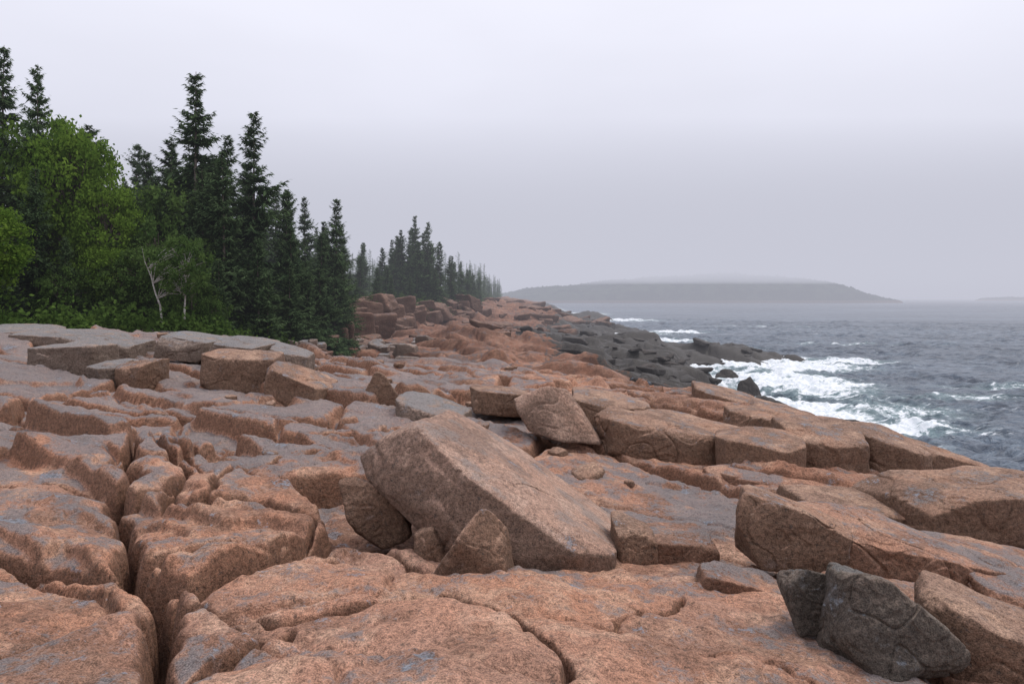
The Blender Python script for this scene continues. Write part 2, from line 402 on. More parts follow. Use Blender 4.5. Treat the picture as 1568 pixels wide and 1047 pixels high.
# ------------------------------------------------------------------ boulders
SPH = {}
def sphere(n):
    if n not in SPH:
        bm = bmesh.new(); bmesh.ops.create_icosphere(bm, subdivisions=n, radius=1)
        SPH[n] = (np.array([v.co[:] for v in bm.verts]), np.array([[v.index for v in f.verts] for f in bm.faces])); bm.free()
    return SPH[n]
def rock_geo(pts, sub, p=22, disp=.03, seed=0, chips=5, octv=5):
    pts = np.array(pts, float); c = (pts.max(0)+pts.min(0))/2*.5+pts.mean(0)*.5
    bm = bmesh.new()
    for q in pts-c: bm.verts.new(q)
    bmesh.ops.convex_hull(bm, input=bm.verts); bm.normal_update()
    pl = []
    for f in bm.faces:
        n = np.array(f.normal[:]); d = float(n@np.array(f.verts[0].co[:]))
        if d < 0: n = -n; d = -d
        if f.calc_area() < 1e-6: continue
        if any(abs(n@a-1) < .004 and abs(d-b) < .02 for a, b in pl): continue
        pl.append((n, max(d, .03)))
    bm.free()
    r = np.random.default_rng(seed+100)
    for i in range(chips):
        n = r.normal(size=3); n /= np.linalg.norm(n)
        pl.append((n, float(((pts-c)@n).max())*r.uniform(.78, .95)))
    S, F = sphere(sub); ext = (pts.max(0)-pts.min(0))/2
    D = S*ext
    acc = 0
    for n, d in pl: acc = acc+np.maximum(0, D@n/d)**p
    V = D*(acc**(-1/p))[:, None]
    sz = float(ext.mean()); L = np.linalg.norm(V, axis=1)[:, None]
    Pw = V+c
    n1 = fbm3(Pw, sz*.9, octv, seed % 13, .55)
    q = pn3(Pw/(sz*.55), seed % 7+2)*4; qf = np.floor(q); fr = q-qf
    stp = (qf+sst(.85, 1.0, fr))*.26
    layers = pn3(Pw*np.array([1.2, 1.2, 7])/sz, 3)*.22
    crease = -np.exp(-(np.abs(pn3(Pw/(sz*.8), seed % 11+4))/.018)**2)*.5
    V = V+V/L*((n1+layers+stp+crease)*disp*sz*2.0)[:, None]
    return V+c, F
def boulder(name, pts, mat, sub=6, p=22, disp=.03, seed=0, chips=5):
    V, F = rock_geo(pts, sub, p, disp, seed, chips)
    o = V.mean(0)
    me = new_mesh_obj(name, V-o, F, [mat], True)
    return add_obj(name, me, tuple(o))
boulder('leaning_granite_slab', [(-1.63,7.2,6.33),(-1.48,6.9,6.15),(-1.4,7.1,6.53),(-1.0,7.3,6.68),(-.95,6.95,6.67),(-.39,6.4,6.30),(.57,6.1,5.71),(.94,6.25,5.64),
   (-.755,8.4,6.63),(.13,8.6,6.10),(1.31,8.0,5.36),(-.627,6.35,5.90),(-.14,6.15,5.60),(-1.2,8.2,5.6),(.9,7.6,5.0),(.9,6.2,5.2),(-.3,6.3,5.3)], HERO, 7, 90, .016, 1, 0)
boulder('granite_boulder', [(-.73,5.8,5.57),(-.25,5.85,6.23),(-.01,6.0,5.99),(-.05,5.7,5.72),(-.46,5.6,6.02),(-.5,6.3,5.5),(.05,6.2,5.5),(-.7,5.7,5.3),(0,5.7,5.3)], BROWN, 6, 28, .03, 2)
boulder('granite_boulder', [(-1.78,6.9,6.15),(-1.55,6.9,6.2),(-1.21,6.85,5.99),(-.98,6.9,5.55),(-1.28,6.8,5.45),(-1.63,6.7,5.8),(-1.7,7.5,6.0),(-1.1,7.4,5.8),(-1.6,7.4,5.4)], BROWN, 6, 28, .035, 3)
boulder('granite_boulder', [(-.95,6.5,5.75),(-.75,6.4,5.85),(-.6,6.5,5.6),(-.9,6.3,5.4),(-.6,6.3,5.4),(-.7,7,5.8)], BROWN, 5, 22, .035, 33)
boulder('granite_boulder', [(.01,12.5,6.15),(.61,12.5,6.39),(1.03,12.7,6.29),(1.63,12.3,5.33),(.85,12,5.45),(.07,12.3,5.95),(.1,13.6,5.9),(1.0,13.6,6.1),(1.8,13.4,5.2),(.3,12.2,5.6)], HERO, 6, 50, .02, 4, 1)
boulder('granite_boulder', [(-3.3,15,5.85),(-3.02,15.1,6.42),(-2.78,15.1,6.28),(-2.44,15,5.75),(-3.25,15,5.5),(-2.5,15,5.5),(-3,15.8,5.9),(-2.6,15.8,5.6)], BROWN, 5, 24, .03, 5)
def slab(name, x0, x1, y0, y1, ztop0, ztop1, th, mat, seed, sub=6, disp=.035, skew=.0, p=40, chips=6):
    r = np.random.default_rng(seed); j = lambda s: r.uniform(-s, s)
    w = (x1-x0); d = (y1-y0); pts = []
    for (fx, fy) in ((0, 0), (.5, -.1), (1, 0), (1.06, .5), (1, 1), (.5, 1.08), (0, 1), (-.06, .5)):
        x = x0+fx*w+j(.14*w)+skew*fy*d; y = y0+fy*d+j(.14*d); zt = ztop0+(ztop1-ztop0)*fx+fy*.05*d+j(.09)
        pts += [(x, y, zt), (x+j(.05*w), y-.04*d+j(.05), zt-th)]
    return boulder(name, pts, mat, sub, p, disp, seed, chips)
slab('granite_block', 3.78, 5.0, 11.5, 12.7, 5.56, 5.46, .9, BROWN, 11, p=50, disp=.014, chips=2)
slab('granite_block', 5.05, 6.5, 12.0, 13.7, 5.50, 5.44, 1.1, BROWN, 12)
slab('granite_block', 6.45, 7.7, 12.2, 14.1, 5.42, 5.25, 1.1, BROWN, 13)
slab('granite_block', 7.5, 9.0, 12.6, 14, 5.15, 4.75, .9, BROWN, 14)
slab('granite_slab', 1.8, 3.8, 12.4, 13.7, 5.72, 5.40, .7, BROWN, 81, 7)
slab('granite_slab', 3.4, 5.2, 10.6, 11.6, 5.18, 5.0, .5, PINKB, 82)
slab('granite_block', 5.2, 6.9, 14.6, 16.4, 5.4, 5.2, .8, BROWN, 15)
slab('granite_block', 6.3, 7.6, 16.4, 18.4, 5.2, 4.95, .8, BROWN, 83)
slab('granite_block', 5.2, 6.8, 18.6, 20.6, 5.35, 5.1, .7, BROWN, 84)
slab('granite_block', 5.1, 7.2, 8.4, 9.8, 5.4, 5.55, 1.1, BROWN, 16, 7, .028)
slab('granite_block', 3.9, 5.3, 8.8, 9.8, 5.25, 5.2, .5, BROWN, 17)
boulder('granite_boulder', [(2.15,6.6,5.85),(2.28,6.7,6.09),(2.72,6.6,5.98),(3.26,6.5,5.69),(3.2,6.5,5.31),(2.38,6.5,5.4),(2.5,7.5,6.0),(3.6,7.4,5.6),(2.4,7.4,5.3)], BROWN, 7, 30, .036, 18)
slab('granite_slab', 3.2, 4.7, 6.7, 8.1, 5.62, 5.30, .5, PINKB, 19, 7, .038)
slab('granite_slab', 4.5, 6.2, 6.3, 7.9, 5.25, 4.95, .5, PINKB, 71, 7, .038)
slab('granite_slab', 2.9, 3.9, 5.5, 6.4, 5.50, 5.25, .5, PINKB, 20, 7, .04)
slab('granite_slab', 3.8, 5.0, 5.3, 6.3, 5.25, 4.95, .5, BROWN, 72, 6, .04)
boulder('dark_boulder', [(2.05,4.5,5.80),(2.18,4.55,6.15),(2.5,4.5,6.15),(2.82,4.5,5.87),(3.12,4.5,5.58),(2.35,4.3,5.55),(2.4,5.2,6.0),(3.0,5.2,5.7),(2.2,5.0,5.4),(3.1,4.9,5.3)], DARK, 7, 20, .045, 21)
boulder('dark_boulder', [(2.01,5,5.82),(2.18,5.05,6.0),(2.42,5.05,5.94),(2.32,4.95,5.5),(2.04,4.95,5.5),(2.1,5.5,5.8),(2.4,5.5,5.7)], DARK, 6, 20, .045, 22)
slab('granite_block', 3.05, 4.0, 4.6, 5.3, 5.85, 5.55, .45, BROWN, 23)
slab('granite_block', 1.65, 2.4, 5.9, 6.4, 5.60, 5.33, .45, PINKB, 24)
slab('granite_block', 1.05, 1.4, 6.6, 7.1, 5.76, 5.62, .5, BROWN, 25)
slab('granite_block', 1.45, 2.1, 6.9, 7.6, 5.60, 5.44, .5, PINKB, 26)
slab('granite_slab', -2.2, -.9, 13.4, 14.6, 5.92, 5.62, .5, GREY, 27)
slab('granite_slab', -.9, .5, 14.6, 16.0, 5.95, 5.8, .5, BROWN, 28)
slab('granite_slab', 1.5, 3.0, 14.8, 16.2, 5.8, 5.5, .5, BROWN, 29)
slab('granite_slab', 2.8, 4.8, 13.8, 15.0, 5.55, 5.15, .5, BROWN, 30)
slab('granite_block', -11.6, -10.1, 16.4, 17.8, 6.72, 6.76, .9, GREY, 35)
slab('granite_slab', -9.8, -8.4, 18.8, 20.8, 6.88, 6.72, .6, GREY, 36, 6)
slab('granite_slab', -8.3, -6.9, 18.6, 20.6, 6.80, 6.62, .6, GREY, 73, 6)
slab('granite_slab', -6.9, -5.7, 18.9, 20.2, 6.55, 6.3, .6, GREY, 74, 6)
slab('granite_block', -7.4, -5.75, 16.0, 17.3, 6.66, 6.58, .8, BROWN, 37)
slab('granite_block', -5.5, -4.15, 15.1, 16.3, 6.45, 5.95, .8, BROWN, 38)
slab('granite_block', -9.9, -9.2, 15.8, 17, 6.45, 6.4, .8, GREY, 39)
slab('granite_block', -9.15, -8.3, 15.6, 16.8, 6.4, 6.45, .8, BROWN, 40)
slab('granite_slab', -16.6, -14.6, 20.5, 22.6, 7.0, 6.9, .6, GREY, 41, 6)
slab('granite_slab', -14.5, -12.4, 20.0, 22.2, 6.9, 6.65, .6, GREY, 75, 6)
slab('granite_block', -12.3, -11.0, 19.5, 21, 6.65, 6.55, .6, GREY, 42)

def scatter(name, mat, n, region, smin, smax, seed, sub=4, flat=.6, sink=.25):
    r = np.random.default_rng(seed); Vs = []; Fs = []; off = 0
    XY = np.array([region(r) for i in range(n)]); ZZ = Hs(XY[:, 0], XY[:, 1])
    for (x, y), z in zip(XY, ZZ):
        s = smin*(smax/smin)**(r.random()**1.6)
        if z < -.6: continue
        a = r.uniform(0, 6.28); c, q = math.cos(a), math.sin(a); tx, ty = r.normal(0, .15, 2)
        pts = []
        for sx in (-1, 1):
            for sy in (-1, 1):
                for szz in (-1, 1):
                    px = sx*s*r.uniform(.4, 1)*.7; py = sy*s*r.uniform(.4, 1)*.5; pz = szz*s*flat*r.uniform(.3, .6)
                    pts.append((x+px*c-py*q, y+px*q+py*c, z+s*flat*(.5-sink)+pz+tx*px+ty*py))
        V, F = rock_geo(pts, sub, 24, .045, int(r.integers(1000)), 5, 3)
        Vs.append(V); Fs.append(F+off); off += len(V)
    me = new_mesh_obj(name, np.concatenate(Vs), np.concatenate(Fs), [mat], True)
    add_obj(name, me)
scatter('cove_boulders', GREY, 120, lambda r: (r.uniform(-16, -6), r.uniform(34, 58)), .5, 1.8, 1)
scatter('shore_boulders', FARB, 85, lambda r: (lambda y: (r.uniform(-13, 5), y))(r.uniform(30, 98)), .4, 2.6, 2, 4, .40, .5)
scatter('bluff_rocks', FARB, 85, lambda r: (lambda y: (float(veg_line(y))+r.uniform(-1.0, 2.6), y))(r.uniform(44, 128)), 2.0, 5.5, 6, 5, .55, .55)
scatter('wet_shore_rocks', WETR, 320, lambda r: (lambda y: (r.uniform(wet_line(y), 19+(18 if 76 < y < 98 else 0)), y))(r.uniform(30, 100)), .5, 3.0, 3, 4, .26, .5)
scatter('loose_stones', BROWN, 45, lambda r: (lambda y: (r.uniform(-.6*y, .5*y), y))(r.uniform(9, 24)), .12, .45, 4, 3, .5)
scatter('headland_rocks', FARB, 110, lambda r: (lambda y: (r.uniform(-8, 22), y))(r.uniform(100, 240)), 1.5, 6.0, 5, 4, .4, .55)
boulder('sea_rock', [(18.2,54,-.5),(18.0,55,1.0),(19.2,55,1.6),(20,55,.6),(20.2,54,-.5),(18.5,56,-.5),(19.8,56.5,-.5),(19.5,56,1.2)], WETR, 5, 20, .07, 51)
boulder('sea_rock', [(15.5,46,-.5),(16,47,.8),(17.5,47,1.3),(19,46.5,.6),(19.4,46,-.5),(16.5,49,-.5),(19,48.5,-.5),(17.5,48.5,1)], WETR, 5, 20, .07, 52)
boulder('sea_rock', [(20,67,-.5),(20.5,68,.8),(22,68,.9),(23,67,-.5),(22,69,-.5),(20.5,69.5,-.5)], WETR, 5, 20, .07, 53)
boulder('sea_rock', [(18,42,-.5),(19,43,.35),(21.5,42.6,.4),(22.6,42,-.5),(20,44,-.5),(22,43.8,-.4)], WETR, 5, 20, .07, 54)
print('boulders', time.time()-T0)

# ------------------------------------------------------------------ sea
ang = np.linspace(math.radians(-12), math.radians(52), 700)
rad = np.concatenate([np.geomspace(12, 260, 900, endpoint=False), np.geomspace(260, 7000, 260)])
A, R = np.meshgrid(ang, rad)
X = R*np.sin(A); Y = OY+R*np.cos(A)
sp = np.gradient(rad)[:, None]*np.ones_like(X)
Zs = np.zeros_like(X)
wr = np.random.default_rng(12)
wx = X+1.0*fbm2(X.ravel(), Y.ravel(), 9, 2, 5).reshape(X.shape); wy = Y+1.0*fbm2(X.ravel(), Y.ravel(), 8, 2, 7).reshape(X.shape)
grp = np.clip(1+1.1*fbm2(X.ravel(), Y.ravel(), 14, 3, 9), .35, 3).reshape(X.shape)
for i in range(48):
    lam = .5*(9/.5)**(i/47.); th = math.radians(205)+wr.normal(0, .85)
    kx, ky = math.cos(th)*2*math.pi/lam, math.sin(th)*2*math.pi/lam
    ph = kx*wx+ky*wy+wr.uniform(0, 6.28)
    w = sst(1.5, 3.0, lam/sp)
    Zs += w*lam**.62*.0155*(2*((np.sin(ph)+1)/2)**1.8-1)
Zs *= grp
hh = h0(X.ravel(), Y.ravel()).reshape(X.shape)
shore = np.exp(-np.maximum(0, -hh-.3)/1.2)
foam = shore*1.0
for cx, cy, sx, sy, a in ((26,66,7,11,1.0),(20,49,5,7,1.15),(22,43,6,2.6,1.0),(19,38,4,4,.85),(33,80,8,6,1.0),(40,86,8,3.0,.85),(45,62,12,1.8,.4),(36,56,8,2.0,.45),(24,128,11,7,1.0),(38,158,8,5,.95),(38,240,14,12,.9),(32,330,16,30,.8),(60,120,18,1.5,.45),(70,190,22,2,.45),(28,50,5,5,.6),(30,108,9,6,.8)):
    foam = np.maximum(foam, a*np.exp(-((X-cx)/sx)**2-((Y-cy)/sy)**2))
lump = fbm2(X.ravel(), Y.ravel(), 2.2, 4, 15).reshape(X.shape)
Zs += foam*.65*(lump+.35)*sst(0, 1.2, 3-sp)
N = NT('sea_water')
geo = N.n('ShaderNodeNewGeometry'); P = geo.outputs['Position']
fo = N.attr('foam')
mp = N.n('ShaderNodeMapping'); mp.inputs['Scale'].default_value = (.5, 1, 1); mp.inputs['Rotation'].default_value = (0, 0, .25); N.l(P, mp.inputs[0])
n1 = N.noise(mp.outputs[0], .6, 7, .70, 1.2)
n2 = N.noise(P, 2.2, 5, .7, .6)
fs = N.math('ADD', N.math('MULTIPLY', n1, .75), N.math('MULTIPLY', n2, .25))
thr = N.math('ADD', fs, N.math('MULTIPLY', fo, .37))
fm = N.mr(thr, .65, .74)
aer = N.math('MULTIPLY', N.mr(thr, .46, .74), N.mr(fo, .05, .5))
caps = N.mr(N.noise(mp.outputs[0], .5, 6, .68, .8), .675, .73)
fm = N.math('MAXIMUM', fm, N.math('MULTIPLY', caps, .55))
mpf = N.n('ShaderNodeMapping'); mpf.inputs['Scale'].default_value = (.3, 1, 1); N.l(P, mpf.inputs[0])
str_ = N.noise(mpf.outputs[0], .035, 5, .65)
chop = N.noise(mp.outputs[0], 1.1, 5, .7, .5)
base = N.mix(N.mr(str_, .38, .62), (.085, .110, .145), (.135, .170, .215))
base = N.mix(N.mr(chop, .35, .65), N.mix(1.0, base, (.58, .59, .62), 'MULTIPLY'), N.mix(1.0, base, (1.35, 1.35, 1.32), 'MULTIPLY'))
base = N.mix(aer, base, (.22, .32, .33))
b = N.n('ShaderNodeBsdfPrincipled'); N.l(base, b.inputs['Base Color']); b.inputs['Roughness'].default_value = .28; b.inputs['IOR'].default_value = 1.33
mp2 = N.n('ShaderNodeMapping'); mp2.inputs['Scale'].default_value = (.7, 1.2, 1); N.l(P, mp2.inputs[0])
hg = N.math('ADD', N.math('MULTIPLY', N.noise(mp2.outputs[0], 1.3, 4, .65, .4), .7), N.math('MULTIPLY', N.noise(mp2.outputs[0], .10, 4, .7, .3), 4.0))
bp = N.n('ShaderNodeBump'); bp.inputs['Strength'].default_value = 1.0; bp.inputs['Distance'].default_value = .9; N.l(hg, bp.inputs['Height']); N.l(bp.outputs[0], b.inputs['Normal'])
d = N.n('ShaderNodeBsdfDiffuse'); N.l(N.mix(N.mr(n2, .35, .6), (.60, .66, .69), (.88, .90, .92)), d.inputs[0])
mx = N.n('ShaderNodeMixShader'); N.l(fm, mx.inputs[0]); N.l(b.outputs[0], mx.inputs[1]); N.l(d.outputs[0], mx.inputs[2]); N.l(mx.outputs[0], N.out.inputs[0])
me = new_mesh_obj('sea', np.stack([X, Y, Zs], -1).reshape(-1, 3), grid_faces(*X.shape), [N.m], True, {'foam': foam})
add_obj('sea', me)
print('sea', time.time()-T0)

# ------------------------------------------------------------------ island
N = NT('island_forest'); geo = N.n('ShaderNodeNewGeometry'); P = geo.outputs['Position']
sp_ = N.n('ShaderNodeSeparateXYZ'); N.l(P, sp_.inputs[0])
c = N.mix(N.mr(N.noise(P, .06, 4), .4, .6), (.02, .035, .03), (.05, .07, .05))
c = N.mix(N.mr(sp_.outputs[2], 4.5, 2.5), c, (.16, .12, .10))
d = N.n('ShaderNodeBsdfDiffuse'); N.l(c, d.inputs[0]); N.l(d.outputs[0], N.out.inputs[0])
ISL = N.m
def island(name, xs, hs, yc, dy, seed):
    gx = np.linspace(xs[0], xs[-1], 520); gy = np.linspace(-1, 1, 60)
    GX, GY = np.meshgrid(gx, gy)
    prof = np.interp(GX, xs, hs)
    z = prof*np.sqrt(np.clip(1-GY**2, 0, 1))**.8
    yy = yc+GY*dy*(.25+.75*np.interp(GX, xs, [0]+[1]*(len(xs)-2)+[.0]))
    z = z+sst(2, 10, z)*(5*np.abs(fbm2(GX.ravel(), yy.ravel(), 7, 3, seed)).reshape(GX.shape)+5*fbm2(GX.ravel(), yy.ravel(), 60, 3, seed).reshape(GX.shape))-1.0
    me = new_mesh_obj(name, np.stack([GX, yy, z], -1).reshape(-1, 3), grid_faces(*GX.shape), [ISL], True)
    add_obj(name, me)
island('forested_island', [-90,-30,60,160,300,400,470,515,540,557], [2,12,24,33,44,42,31,17,9,1.5], 1060, 120, 3)
island('low_islet', [1010,1030,1080,1130,1200], [1,6,8,7,2], 1480, 40, 5)

# ------------------------------------------------------------------ trees
def tube(p0, p1, r0, r1, n=6):
    p0 = np.array(p0, float); p1 = np.array(p1, float); d = p1-p0; d = d/np.linalg.norm(d)
    a = np.cross(d, [0, 0, 1.0]) if abs(d[2]) < .9 else np.cross(d, [1.0, 0, 0]); a /= np.linalg.norm(a); b = np.cross(d, a)
    t = np.arange(n)/n*2*math.pi
    ring = np.cos(t)[:, None]*a+np.sin(t)[:, None]*b
    V = np.concatenate([p0+ring*r0, p1+ring*r1]); F = []
    for i in range(n):
        j = (i+1) % n; F += [[i, j, n+j], [i, n+j, n+i]]
    return V, np.array(F)
def spruce_mesh(seed, Ht, Rm, nbr, ns, base=.04):
    r = np.random.default_rng(seed); V = []; F = []; S = []; MI = []; off = 0
    bend = r.normal(0, .012, 2)
    for k in range(6):
        a = k/6; b2 = (k+1)/6
        v, f = tube((bend[0]*Ht*a*a, bend[1]*Ht*a*a, Ht*a-(.6 if k == 0 else 0)), (bend[0]*Ht*b2*b2, bend[1]*Ht*b2*b2, Ht*b2), Ht*.011*(1-a)+.015, Ht*.011*(1-b2)+.012)
        V.append(v); F.append(f+off); off += len(v); S.append(np.zeros(len(v))); MI.append(np.ones(len(f), int))
    lop = r.uniform(0, 6.28)
    gaps = r.uniform(0, 1, (8, 2))*np.array([.8, 6.28]); gaps[:, 0] += .12
    for w in range(nbr):
        t = base+(.992-base)*((w+r.random())/nbr)**.90
        t += .007*math.sin(t*130+seed)
        az = r.uniform(0, 6.28)
        prof = .03+(1-t)**.74*(.80+.16*math.sin(t*17+seed)+.14*math.sin(t*37+seed*2))*(.8 if t < .12 else 1)
        L = Rm*prof*r.choice([.5, .8, 1.0, 1.1, 1.3], p=[.25, .25, .25, .15, .1])*r.uniform(.85, 1.12)*(1+.18*math.cos(az-lop))
        for gt, ga in gaps:
            da = abs((az-ga+math.pi) % (2*math.pi)-math.pi)
            if abs(t-gt) < .045 and da < 1.0: L *= .45
        up0 = .05+.55*t**2; dr = .38*(1-t)+.03
        m = max(6, int(ns*(.4+.6*min(1, L/2))))
        s = np.sort(r.uniform(.10, 1, m)); s[-1] = 1
        dh = np.array([math.cos(az), math.sin(az), 0]); sd = np.array([-math.sin(az), math.cos(az), 0])
        zc = L*(up0*s-dr*s**1.5+.2*s**4)
        C = np.array([bend[0]*Ht*t*t, bend[1]*Ht*t*t, Ht*t])+dh*(L*s)[:, None]+np.outer(zc, [0, 0, 1.0])
        side = np.where(r.random(m) < .5, -1, 1)
        sa = r.uniform(.3, 1.2, m)*side; sa[-1] = 0
        dd = dh*np.cos(sa)[:, None]+sd*np.sin(sa)[:, None]
        dd = dd+np.outer(r.normal(-.30, .32, m), [0, 0, 1.0])
        ll = (L*.30*(1.15-s)+.15)*r.uniform(.6, 1.25, m)
        ll = np.minimum(ll, .62)
        nrm = np.cross(dd, [0, 0, 1.0])+np.outer(r.normal(0, .7, m), [0, 0, 1.0])+r.normal(0, .25, (m, 3))
        nrm /= np.linalg.norm(nrm, axis=1)[:, None]+1e-9
        wd = ll*r.uniform(.22, .38, m)
        a1 = C-nrm*(wd*.5)[:, None]+dd*(ll*.25)[:, None]; a2 = C+nrm*(wd*.5)[:, None]+dd*(ll*.25)[:, None]
        tip = C+dd*ll[:, None]; rt = C-dd*(ll*.12)[:, None]
        vv = np.stack([rt, a1, tip, a2], 1).reshape(-1, 3)
        i0 = np.arange(m)*4+off
        ff = np.concatenate([np.stack([i0, i0+1, i0+2], 1), np.stack([i0, i0+2, i0+3], 1)])
        V.append(vv); F.append(ff); off += len(vv)
        bs = r.normal(0, .14)
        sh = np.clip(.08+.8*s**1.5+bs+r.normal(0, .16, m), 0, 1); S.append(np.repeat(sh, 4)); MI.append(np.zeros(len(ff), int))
    return np.concatenate(V), np.concatenate(F), np.concatenate(S), np.concatenate(MI)
SPR = []
for i, (rm, nb) in enumerate(((3.1, 400), (2.7, 400), (3.4, 440), (2.8, 380), (3.2, 420))):
    v, f, s, mi = spruce_mesh(20+i, 13.0, rm, nb, 42)
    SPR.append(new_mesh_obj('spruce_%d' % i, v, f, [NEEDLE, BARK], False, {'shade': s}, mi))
jobs = []
def spruce(x, y, top, var, wide=1.0, base=None): jobs.append((x, y, top, var, wide, base))
hero = [ # x, y, top z, variant, width
 (-16.7,36,19.8,1,1.08),(-15.9,38,17.0,3,1.0),(-14.0,37,18.0,3,1.0),(-14.3,34,15.3,0,1.0),(-13.2,40,14.3,4,.9),(-13.7,42,14.6,2,.8),(-12.4,48,15.0,1,.95),
 (-13.9,50,13.6,0,1.0),(-12.4,38.5,12.0,2,1.0),(-12.8,34.5,11.0,4,1.15),(-12.4,44.5,12.2,3,1.1),(-12.9,52,11.8,4,1.1),(-17.0,33.5,13.2,2,1.0),(-15.6,34.5,14.4,0,1.0),
 (-13.5,31.5,9.8,3,1.2),(-14.8,31.5,11.2,4,1.1),(-11.9,36.5,9.6,0,1.25),(-11.6,41.5,9.8,2,1.25),(-12.2,47,10.0,4,1.2),(-12.0,33.5,9.2,1,1.3),(-11.7,39,9.4,4,1.3),(-12.6,50,9.4,2,1.3),
 (-22.6,32.6,19.0,3,.8),(-25.0,33.4,20.4,1,.85),(-24.0,30.5,16.6,4,.9),(-26.5,33,17.0,2,.9),(-20.6,29.6,13.6,0,.9),(-22.0,28.5,13.2,2,.9),(-23.6,36,16.5,2,1),(-19.2,29.4,10.6,4,.9),
 (-17.6,29.8,9.2,1,1.1),(-21.6,27.0,10.6,3,1.0),
 (-18.2,36,14.5,4,1.0),(-19.6,38,14.8,0,1.0),(-18.2,40,15.6,2,1.0),(-21,45,17.4,0,1.0),(-18.5,47,17.2,2,1.0),(-24,48,18.2,3,1.0),(-17,44,16.0,3,1.0),(-20.5,41,15.6,1,1),(-22.5,42,17.0,3,1),(-19.4,43,16.4,4,1),(-26,47,18.6,2,1),(-22,50,18.4,4,1),
 (-16.0,112,21.4,1,.95),(-13.9,113,20.4,3,.95),(-17.8,110,18.9,0,1.0),(-19.2,113,18.2,2,1.0),(-20.4,108,15.8,4,1.1),(-12.2,114,17.2,4,1.0),(-15.2,108,17.0,2,1.1),(-18.4,106,14.8,3,1.1),(-14.8,116,19,2,1.1),(-16.8,115,19.6,4,1.0),
 (-10.6,118,15.2,0,1.0),(-10.9,125,15.6,1,1.0),(-9.6,127,14.6,3,1.0),(-11.5,135,15.0,2,1.1),(-13.2,107,14.0,0,1.15),(-21.8,112,14.0,2,1.2),(-12.0,106,12.5,4,1.2),(-14.5,104,12.8,1,1.2),(-16.5,103,12.6,3,1.3),(-18.8,102,12.4,0,1.3),
 (-16.6,60,13.2,2,1.1),(-18,66,13.5,0,1.1),(-20,72,14.5,4,1.1),(-22.5,80,15,3,1.1),(-17.6,74,11.0,1,1.1),(-17,86,11.8,2,1.2),(-17.5,95,12.4,0,1.2),(-16.6,64,10.0,4,1.2),(-20.5,92,13.5,4,1.2),
 (-8.8,134,13.4,2,1.1),(-8.2,144,13.2,0,1.1),(-7.6,158,12.8,1,1.1),(-9.4,150,14.0,4,1.1),(-15.8,69,9.8,3,1.2),(-16,80,10.2,0,1.2),(-15.6,88,10.6,3,1.2),(-14.6,98,11.0,2,1.2),(-15.2,57,9.6,1,1.2)]
for q in hero: spruce(*q)
fr = np.random.default_rng(5); cnt = 0
while cnt < 85:
    y = fr.uniform(38, 125); x = veg_line(np.array([y]))[0]-2.5-fr.random()**1.2*min(34, y*.55)
    if x < -.95*(y+2): continue
    if 50 < y < 104 and x > -.24*y: continue
    spruce(x, y, None, int(fr.integers(5)), fr.uniform(.9, 1.2), fr.uniform(7.5, 11.0)); cnt += 1
gz = Hs([j[0] for j in jobs], [j[1] for j in jobs])-.2
for (x, y, top, var, wide, bh), g in zip(jobs, gz):
    h = bh if top is None else top-g
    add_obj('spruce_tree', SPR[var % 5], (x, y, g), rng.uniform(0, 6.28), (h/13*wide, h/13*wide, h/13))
lowv = [spruce_mesh(60+i, 12, 2.8, 120, 14)[:3] for i in range(3)]
Vs = []; Fs = []; Ss = []; off = 0
yy = 122+fr.random(260)**1.1*340; xx = veg_line(yy)-1-fr.random(260)**1.5*(12+yy*.16); gz = Hs(xx, yy)-.3
for i in range(260):
    x, y, g = xx[i], yy[i], gz[i]; h = fr.uniform(6.5, 11); v, f, s = lowv[i % 3]; a = fr.uniform(0, 6.28); k = h/12*fr.uniform(1, 1.3)
    vv = np.stack([(v[:, 0]*math.cos(a)-v[:, 1]*math.sin(a))*k+x, (v[:, 0]*math.sin(a)+v[:, 1]*math.cos(a))*k+y, v[:, 2]*h/12+g], 1)
    Vs.append(vv); Fs.append(f+off); Ss.append(s); off += len(vv)
add_obj('distant_forest', new_mesh_obj('distant_forest', np.concatenate(Vs), np.concatenate(Fs), [NEEDLE], False, {'shade': np.concatenate(Ss)}))

